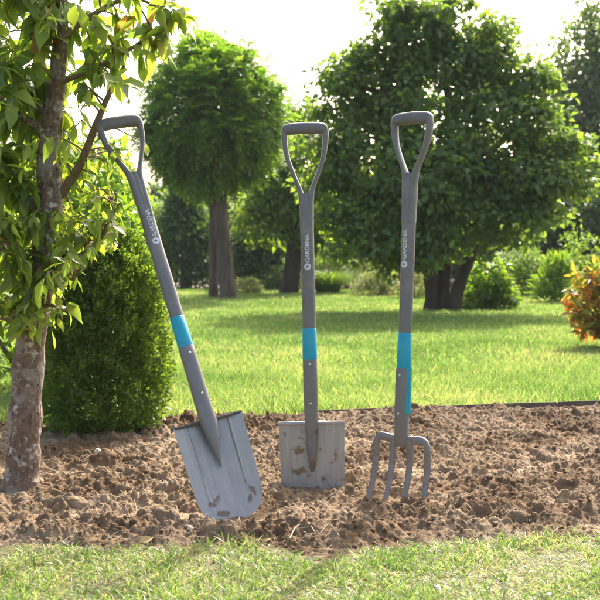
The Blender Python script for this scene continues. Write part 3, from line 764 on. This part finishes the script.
tint = np.clip(.38 + 1.0 * fbm(ang * 3, zz * 8, 104, 2) + rng.normal(0, .16, n), 0, 1)
leaf_obj('foliage', P, D, Nn, LL, LL * .55, m_box, root, tint, curl=.1)
mb = MB()
for _ in range(26):
    a_ = rng.uniform(0, 2 * PI); r_ = rng.uniform(.02, .09); z_ = rng.uniform(.3, .7)
    e = np.array([r_ * math.cos(a_), r_ * math.sin(a_), z_]) * np.array([1 - .5 * z_, 1 - .5 * z_, 1]); mb.tube(spline([(rng.normal() * .02, rng.normal() * .02, -.02), e * np.array([.5, .5, .5]), e], 4), np.linspace(.007, .002, 9), 6)
mb.build('stems', m_twig, root)

# sunlit loose shrub behind the trunk
b = pt(45, 300, 5.55); b.z = 0
envs = [(pt(78, 215, 5.5), (.30, .3, .28)), (pt(20, 230, 5.6), (.42, .35, .42)), (pt(-40, 250, 5.6), (.4, .35, .5)), (pt(40, 330, 5.6), (.5, .35, .42)), (pt(60, 165, 5.6), (.22, .22, .2)), (pt(100, 180, 5.5), (.16, .2, .2)), (pt(112, 225, 5.3), (.12, .15, .14))]
bush('leafy_shrub', 'loose bright green shrub showing behind the young tree trunk', 'shrub', b, envs, 330, 26, .085, .05, .52, m_lime)

# ------------------------------------------------------------------ round headed tree on the lawn
YR = 16.3; b = gpt(224, 299); b.z = 0; sc_ = YR / F
root = tag(empty('globe_tree', b), 'round headed lawn tree with a clipped ball crown on two bare trunks', 'tree')
for pts, rads in (([(229, 306, 0), (228, 290, 0), (224, 250, 0), (220, 210, 0), (217, 175, 0), (214, 130, 0)], [.17, .125, .11, .105, .095, .05]), ([(213, 303, .3), (213.5, 285, .28), (213, 240, .2), (213, 200, .12), (214, 170, .05)], [.10, .07, .06, .055, .05])):
    q = spline([pt(u, v, YR + d) for u, v, d in pts], 6); q[0][2] = -.05
    r = np.interp(np.linspace(0, 1, len(q)), np.linspace(0, 1, len(rads)), rads)
    mb = MB(); mb.tube(q - np.array(b), r, 14, wob=.07)
    if rads[0] > .15:
        cc = np.array(pt(213, 125, YR) - b); st_ = np.array(pt(216, 185, YR) - b)
        for _ in range(16):
            t = cc + rvec(1)[0] * np.array([.5, .5, .5]); t[2] = max(t[2], st_[2] + .1); mb.tube(spline([st_, (st_ + t) / 2 + np.array([0, 0, .1]), t], 4), np.linspace(.05, .012, 9), 6)
    mb.build('trunk', m_oldbark, root)
cc = np.array(pt(212, 122, YR)); ncp = 640; nR = ncp * 9
dc = rvec(ncp); rc = .15 + .85 * rng.random(ncp) ** .42
d = np.repeat(dc, 9, 0) * 1.0 + rvec(nR) * .16; rad = np.repeat(rc, 9) + rng.normal(0, .05, nR); d = unit(d)
rad *= 1 + .22 * fbm(np.arctan2(d[:, 1], d[:, 0]) * 2 + 20, d[:, 2] * 4, 111, 3)
sz = np.where(d[:, 2] > 0, 1.12, .90)
Pc = cc + d * rad[:, None] * np.stack([np.full(nR, 1.02), np.full(nR, 1.02), sz], -1)
for _ in range(46):
    a_ = rvec(1)[0]; a_[2] = abs(a_[2]) * 1.2 + .35; a_ = a_ / np.linalg.norm(a_); b_ = unit((a_ + np.array([0, 0, .5]))[None])[0]; ln = rng.uniform(.15, .42)
    for t in np.linspace(0, 1, 6): Pc = np.concatenate([Pc, (cc + a_ * .98 + b_ * ln * t)[None]]); d = np.concatenate([d, unit((b_ + rvec(1)[0] * .6)[None])])
nR = len(Pc); D = unit(d) * .75 + rvec(nR) * .7; D[:, 2] -= .3; D = unit(D)
kk = 13; ts = np.linspace(.15, 1, kk); Lr = rng.uniform(.16, .26, nR)
Sd = unit(np.cross(D, np.array([0, 0, 1.0]) + .3 * rvec(nR)))
P_ = []; D_ = []; N_ = []
for i, t in enumerate(ts):
    sg = 1 if i % 2 else -1
    P_.append(Pc + D * (Lr * t)[:, None] - np.array([0, 0, 1.0]) * (Lr * t * t * .35)[:, None])
    D_.append((Sd * sg + D * .45 + rvec(nR) * .25) if i < kk - 1 else D); N_.append(np.cross(Sd, D) * 1.0 + np.array([0, 0, .6]) + rvec(nR) * .4)
P_ = np.concatenate(P_); D_ = np.concatenate(D_); N_ = np.concatenate(N_); LL = rng.uniform(.055, .09, len(P_))
tint = np.clip(np.tile(rng.normal(.45, .24, nR), kk) + rng.normal(0, .08, nR * kk), 0, 1)
leaf_obj('crown', P_ - np.array(b), D_, N_, LL, LL * .46, m_rob, root, tint, curl=.1)

# ------------------------------------------------------------------ wide tree on the right
YB = 13.1; b = gpt(440, 312); b.z = 0
def px(u, v, d=0.0): return pt(u, v, YB + d)
stems = [([px(430, 320), px(432, 300), px(428, 262, -.1), px(418, 210, -.2), px(400, 150, -.2), px(385, 90, -.2)], [.12, .085, .075, .065, .05, .02]),
         ([px(442, 320, .05), px(443, 295, .05), px(446, 255, .1), px(452, 200, .1), px(450, 120, .1), px(440, 40)], [.125, .085, .075, .065, .05, .02]),
         ([px(452, 320, -.05), px(456, 296, -.05), px(468, 262, 0), px(490, 215, .1), px(515, 160, .1), px(530, 110)], [.11, .08, .07, .06, .045, .02]),
         ([px(436, 320, .15), px(437, 290, .2), px(440, 250, .3), px(438, 200, .4), px(430, 150, .5)], [.10, .075, .06, .05, .03])]
E = lambda u, v, ru, rv, dy=0.0, ry=None: (px(u, v, dy), (ru * YB / F, (ry if ry else ru) * YB / F * (1 if ry else .8), rv * YB / F))
envs = [E(425, 120, 58, 70), E(418, 40, 36, 38), E(455, 30, 26, 36), E(392, 75, 32, 44), E(478, 72, 34, 40), E(505, 78, 22, 28, -.2), E(370, 150, 52, 56), E(345, 95, 26, 30, -.1), E(362, 70, 26, 34, 0, 24), E(530, 95, 24, 34, -.3, 20), E(490, 40, 24, 26, 0, 22), E(395, 20, 30, 26, 0, 24), E(385, 225, 48, 38, -.2), E(330, 175, 28, 32), E(318, 100, 14, 16), E(490, 150, 54, 64, -.35, 30), E(520, 180, 50, 50, -.45, 26), E(558, 180, 32, 44, -.5, 20), E(525, 225, 34, 22, -.5, 18), E(455, 215, 56, 36, -.5, 30), E(430, 180, 50, 50, -.5), E(580, 160, 20, 24, -.4, 14), E(350, 225, 34, 34, -.2), E(405, 240, 40, 30, -.4), E(540, 120, 18, 20, -.4, 14), E(312, 140, 12, 12)]
tree('spreading_tree', 'broad multi stemmed dark green tree standing behind the garden fork', 'tree', b, stems, envs, 620, 60, .23, .088, .72, m_big, m_darkbark, nlimb=46, shell=.5, droop=.4, limb_r=.04)

# ------------------------------------------------------------------ other garden plants, near to far
b = gpt(486, 310); b.z = 0
envs = [(pt(487, 284, 13.4), (.28, .22, .30)), (pt(474, 297, 13.3), (.17, .2, .18)), (pt(503, 296, 13.4), (.18, .2, .18))]
bush('lime_bush', 'small bright lime green bush beside the dark tree trunk', 'bush', b, envs, 75, 24, .085, .085, .6, m_lime)
b = gpt(618, 350); b.z = 0; YO = b.y
envs = [(pt(592, 283, YO), (.15, .16, .13)), (pt(608, 308, YO), (.22, .2, .2)), (pt(577, 312, YO - .1), (.08, .1, .06)), (pt(632, 288, YO), (.25, .2, .22)), (pt(580, 296, YO), (.12, .1, .07)), (pt(590, 326, YO), (.09, .1, .06))]
bush('orange_shrub', 'orange and yellow leaved shrub at the right edge of the lawn', 'shrub', b, envs, 95, 13, .075, .10, .42, m_red, droop=.25)

def tuft(name, label, base, n, hgt, spread, mat, wid=.012, group=None, cat='ornamental grass'):
    root = tag(empty(name, base), label, cat, group)
    a = rng.uniform(0, 2 * PI, n); r = rng.random(n) ** .6 * spread * .35
    X, Y = r * np.cos(a), r * np.sin(a); h = hgt * rng.uniform(.55, 1.1, n); le = spread * rng.uniform(.2, 1.0, n)
    dirv = np.stack([np.cos(a), np.sin(a), 0 * a], -1) + .35 * rvec(n); dirv[:, 2] = 0
    P = np.stack([X, Y, 0 * X - .01], -1); sd_ = np.stack([-np.sin(a), np.cos(a), 0 * a], -1) * (wid / 2 * rng.uniform(.7, 1.3, n))[:, None]; up = np.array([0, 0, 1.0])
    pts = [P - sd_, P + sd_]
    for t in (.45, .8):
        c = P + up * (h * (t - .25 * t ** 3))[:, None] + dirv * (le * t * t)[:, None]; pts += [c - sd_ * (1.1 - .5 * t), c + sd_ * (1.1 - .5 * t)]
    pts.append(P + up * (h * .78)[:, None] + dirv * (le * 1.05)[:, None])
    npmesh('foliage', np.stack(pts, 1), [(0, 1, 3, 2), (2, 3, 5, 4), (4, 5, 6)], n, mat, root, rng.random(n))
    return root
def gb(u, v): p = gpt(u, v); p.z = 0; return p
b = gb(556, 304); bush('border_plant', 'upright bright green leafy plant between the lime bush and the orange shrub', 'plant', b, [(pt(556, 283, b.y), (.22, .2, .22)), (pt(557, 270, b.y), (.14, .14, .18)), (pt(548, 292, b.y), (.2, .2, .12))], 60, 22, .09, .14, .2, m_lime, 'border plants', droop=-.7)
tuft('grass_clump', 'rounded dark green grass mound behind the square spade shaft', gb(328, 294), 1500, .50, .5, m_far3, .010)
b = gb(386, 297); bush('border_plant', 'yellowish feathery plant just left of the fork shaft at the lawn edge', 'plant', b, [(pt(386, 280, b.y), (.42, .3, .3)), (pt(370, 287, b.y), (.3, .25, .2))], 80, 30, .10, .07, .26, m_pale, 'border plants')
b = gb(245, 295); bush('border_plant', 'pale low plant at the foot of the round headed tree', 'plant', b, [(pt(247, 286, b.y), (.25, .2, .18))], 36, 26, .08, .07, .26, m_pale, 'border plants')
b = gb(416, 300); bush('border_plant', 'small yellow plant between the fork and the dark tree trunk', 'plant', b, [(pt(414, 287, b.y), (.25, .2, .24))], 40, 26, .08, .07, .3, m_pale, 'border plants')
b = gb(318, 292); bush('border_plant', 'mid green plant behind the square spade shaft', 'plant', b, [(pt(312, 272, b.y + .5), (.5, .3, .4))], 70, 28, .12, .08, .4, m_far3, 'border plants')
b = gb(545, 298); bush('border_plant', 'soft green plant beside the upright grass tuft', 'plant', b, [(pt(540, 276, b.y + .5), (.4, .3, .36))], 60, 28, .12, .08, .4, m_lime, 'border plants')
b = gb(345, 289); bush('tall_border_shrub', 'taller leafy green shrub behind the far border plants', 'shrub', b, [(pt(330, 245, b.y + 1), (.7, .4, .6)), (pt(372, 252, b.y + 1), (.6, .4, .5))], 130, 28, .16, .10, .45, m_far3)
b = gb(262, 290); bush('tall_border_shrub', 'dark leafy shrub right of the round headed tree trunk', 'shrub', b, [(pt(262, 258, b.y + .3), (.5, .4, .5)), (pt(285, 250, b.y + .5), (.5, .4, .55))], 130, 28, .15, .09, .45, m_far3)
b = gb(352, 291); bush('perennial_bush', 'soft green perennial bush on the far border left of the fork shaft', 'bush', b, [(pt(345, 262, b.y + .3), (.5, .4, .42)), (pt(375, 268, b.y + .3), (.4, .35, .36))], 90, 26, .12, .07, .35, m_far2)
b = gb(402, 292); bush('perennial_bush', 'yellow green flowering bush on the far border right of the fork shaft', 'bush', b, [(pt(395, 258, b.y + .3), (.5, .4, .42)), (pt(415, 270, b.y), (.3, .3, .32))], 70, 26, .12, .075, .45, m_pale)
b = gb(288, 291); bush('perennial_bush', 'low dry looking bush on the far border left of the square spade', 'bush', b, [(pt(288, 274, b.y), (.42, .3, .26)), (pt(268, 280, b.y), (.3, .3, .2))], 60, 24, .11, .06, .4, m_far2)
b = gb(528, 297); bush('perennial_bush', 'grey green bush behind the lime bush', 'bush', b, [(pt(520, 268, b.y), (.36, .3, .36)), (pt(540, 280, b.y), (.3, .3, .24))], 70, 26, .12, .07, .4, m_far2)
b = gb(585, 296); bush('perennial_bush', 'dark green bush behind the orange shrub', 'bush', b, [(pt(585, 262, b.y), (.5, .4, .5)), (pt(620, 270, b.y), (.5, .4, .45))], 80, 28, .13, .075, .4, m_far3)

# dark conifers and trees beyond the lawn
def column_tree(name, label, u0, u1, vt, Y, mat, group, leafL=.12, per=30, ncl=260, cat='tree', shape=1.6):
    c = pt((u0 + u1) / 2, 280, Y); c.z = 0; hw = (u1 - u0) / 2 * Y / F; ht = pt(0, vt, Y).z
    root = tag(empty(name, c), label, cat, group)
    mb = MB(); mb.tube([(0, 0, -.05), (0.02, 0, ht * .5), (0, 0, ht * .96)], [.12, .08, .02], 10); mb.build('trunk', m_darkbark, root)
    z = rng.random(ncl) ** .8; a = rng.uniform(0, 2 * PI, ncl); r = hw * np.clip((1 - z ** shape), .03, 1) * (.55 + .45 * rng.random(ncl)) * (1 + .4 * fbm(a * 2, z * 6, 7, 2))
    C = np.stack([r * np.cos(a), r * np.sin(a), .08 + z * ht], -1)
    P, D, Nn, L = clump_leaves(C, rng.uniform(.6, 1.3, ncl) * hw * .3, per, leafL, .1, .9); k = P[:, 2] > .02
    leaf_obj('crown', P[k], D[k], Nn[k], L[k], L[k] * .4, mat, root, rng.random(k.sum())); return root
GT = 'trees beyond the lawn'
column_tree('conifer', 'dark broad conifer left of the round headed tree trunk', 150, 222, 182, 21.0, m_far1, GT, ncl=380)
column_tree('conifer', 'dark low conifer right of the round headed tree trunk', 222, 300, 205, 20.6, m_far1, GT, ncl=360, shape=2.2)
def far_tree(label, u, Y, envs_px, mat, ncl, per, clr, L, name='garden_tree', stem_r=.16):
    b = pt(u, 285, Y); b.z = 0
    ev = [(pt(a, v, Y + dy), (ru * Y / F, ru * Y / F * .8, rv * Y / F)) for a, v, ru, rv, dy in envs_px]
    top = min(v - rv * .5 for _, v, _, rv, _ in envs_px)
    c0 = pt(u, 285, Y); st = [([(b.x, b.y, -.05), (b.x + .1, b.y, .8), (b.x, b.y, pt(u, top, Y).z * .6), tuple(pt(u, top, Y))], [stem_r, stem_r * .8, stem_r * .6, stem_r * .2])]
    return tree(name, label, 'tree', b, st, ev, ncl, per, clr, L, .55, mat, m_darkbark, GT, nlimb=16, shell=.25, limb_r=.06)
far_tree('mid green tree with hanging sunlit leaves between the globe tree and the square spade', 288, 18.4, [(285, 150, 34, 50, 0), (268, 210, 34, 36, 0), (310, 205, 34, 42, 0), (300, 120, 18, 26, 0), (330, 230, 26, 22, 0)], m_far3, 260, 40, .28, .11)
far_tree('dark green tree filling the far left behind the young tree', 60, 23, [(60, 200, 80, 56, 0), (-20, 190, 70, 80, 0), (110, 235, 50, 44, 0), (140, 215, 36, 30, 0)], m_far3, 420, 40, .42, .15, stem_r=.2)
far_tree('grey green tall tree in the top right corner', 592, 27, [(590, 60, 38, 66, 0), (600, 140, 56, 66, 0), (640, 60, 60, 80, 0), (570, 180, 46, 54, 0), (562, 95, 24, 30, 0), (555, 150, 30, 34, 0)], m_far2, 420, 40, .5, .17, stem_r=.25)
far_tree('shaded tree behind the right side of the spreading tree', 525, 22, [(520, 215, 60, 50, 0), (570, 225, 50, 48, 0), (480, 240, 45, 40, 0), (620, 215, 50, 60, 0)], m_far1, 420, 40, .36, .13, stem_r=.2)
far_tree('misty pale green tree far behind the square spade', 350, 29, [(350, 225, 44, 40, 0), (390, 235, 44, 36, 0), (310, 240, 40, 32, 0)], m_far2, 260, 40, .45, .16)
far_tree('shaded tree behind the spreading tree trunk', 430, 24, [(430, 225, 60, 44, 0), (400, 245, 40, 30, 0), (465, 250, 40, 30, 0)], m_far1, 300, 40, .4, .14)

# clipped hedge closing the garden
root = tag(empty('garden_hedge', (0, 31, 0)), 'long dark hedge closing the far end of the garden', 'hedge')
n = 60000; P = np.stack([rng.uniform(-16, 16, n), -.5 + rng.normal(0, .12, n) + .5 * rng.random(n) ** 2, rng.random(n) ** .9 * 2.5], -1)
P[:, 2] *= 1 + .25 * fbm(P[:, 0] * .8, P[:, 0] * 0, 131, 3); LL = rng.uniform(.12, .2, n)
leaf_obj('foliage', P, rvec(n) + np.array([0, -.3, .2]), rvec(n), LL, LL * .6, m_far1, root, rng.random(n))

# ------------------------------------------------------------------ bits lying on the soil and grass
m_straw = noisemat('dry_root', [(.3, (.34, .25, .15)), (.7, (.5, .4, .27))], scale=60, rough=.8, bump=.2)
def strand(pix, r, label, name='dry_root', cat='root'):
    p = [gpt(u, v) for u, v in pix]; b = p[0].copy(); pts = []
    for i, q in enumerate(p):
        h = soil_h(q.x, q.y) if q.y > near_edge(q.x) - .02 else .012
        pts.append((q.x, q.y, max(h, 0) + .002 + (.004 if 0 < i < len(p) - 1 else 0)))
    b.z = pts[0][2]; q = spline(pts, 5) - np.array(b); mb = MB(); mb.tube(q, np.linspace(r, r * .5, len(q)), 6, wob=.1)
    o = mb.build(name, m_straw); o.location = b; tag(o, label, cat, 'dry roots on the soil')
strand([(290, 548), (296, 540), (308, 537), (318, 545), (330, 541), (345, 552)], .0015, 'forked pale root curling over the soil edge below the square spade')
strand([(476, 527), (470, 520), (462, 512), (455, 502)], .001, 'straight dry straw lying on soil right of the fork')
strand([(135, 535), (137, 520), (134, 505)], .0009, 'thin upright straw on soil left of the round tipped spade')
def litter(n, mat, y0, y1, edge_only):
    V = []; Fc = []
    mb = MB()
    for _ in range(n):
        x = rng.uniform(-1.3, 1.3); y = rng.uniform(y0, y1) if not edge_only else float(near_edge(x)) + rng.normal(0, .07)
        a = rng.uniform(0, PI); L = rng.uniform(.012, .05); h = max(soil_h(x, y), 0.004) + .003
        p = [(x - math.cos(a) * L / 2, y - math.sin(a) * L / 2, h), (x + rng.normal() * .003, y + rng.normal() * .003, h + rng.uniform(0, .006)), (x + math.cos(a) * L / 2, y + math.sin(a) * L / 2, h + rng.normal() * .003)]
        mb.tube(p, rng.uniform(.0004, .0009), 4)
    return mb
lt = litter(260, m_straw, 2.7, 4.7, False); l2 = litter(420, m_straw, 0, 0, True)
o_ = len(lt.v); lt.v += l2.v; lt.f += [tuple(i + o_ for i in f) for f in l2.f]
tag(lt.build('straw_litter', m_straw), kind='stuff')
m_stone = noisemat('pale_stone', [(.3, (.34, .28, .21)), (.7, (.52, .45, .36))], scale=30, rough=.85, bump=.4)
def lump(u, v, r, label, mat=m_stone, name='stone', cat='stone', group='stones on the soil'):
    p = gpt(u, v); z = max(soil_h(p.x, p.y), 0)
    bm = bmesh.new(); bmesh.ops.create_icosphere(bm, subdivisions=3, radius=r)
    sx = rng.uniform(.75, 1.2, 3)
    for vv in bm.verts:
        d = vv.co.normalized(); f_ = 1 + .35 * float(fbm(np.array([d.x * 2 + u]), np.array([d.y * 2 + d.z * 1.7 + v]), 3, 3)[0]) * 2
        vv.co = Vector((vv.co.x * sx[0], vv.co.y * sx[1], vv.co.z * sx[2] * .75)) * f_
    me = bpy.data.meshes.new(name); bm.to_mesh(me); bm.free(); me.polygons.foreach_set('use_smooth', [True] * len(me.polygons))
    o = link(name, me, mat); o.location = (p.x, p.y, z + r * .25); tag(o, label, cat, group)
lump(98, 476, .013, 'small pale stone on the soil right of the young tree trunk')
lump(165, 491, .009, 'tiny pale pebble left of the round tipped blade')
lump(190, 538, .010, 'pale yellowish pebble on the soil below the round tipped blade')
m_dead = leafmat('dead_leaf', [(0, (.42, .28, .10)), (1, (.48, .34, .14))], (1.2, 1.1, .9), .3)
p = gpt(148, 549); ld = leaf_obj('dead_leaf', np.array([[0, 0, 0.0]]), np.array([[1, .3, .35]]), np.array([[.2, -.7, .7]]), .034, .02, m_dead, None, np.array([.5]), fine=True)
ld.location = (p.x - .02, p.y, .018); tag(ld, 'curled yellow dead leaf at the soil edge in front of the young tree', 'leaf')

# ------------------------------------------------------------------ thin scattering volume added to imitate hazy lens flare over the far trees
m, nt, out = newmat('air'); vol = N(nt, 'ShaderNodeVolumePrincipled'); vol.inputs['Color'].default_value = (.95, .97, 1, 1)
vol.inputs['Density'].default_value = .0006; nt.links.new(vol.outputs[0], out.inputs['Volume'])
mb = MB(); mb.v = [(x, y, z) for x in (-18, 18) for y in (-4, 40) for z in (-1, 9)]
mb.f = [(0, 1, 3, 2), (4, 6, 7, 5), (0, 4, 5, 1), (2, 3, 7, 6), (0, 2, 6, 4), (1, 5, 7, 3)]
tag(mb.build('flare_haze', m, smooth=False), kind='stuff')
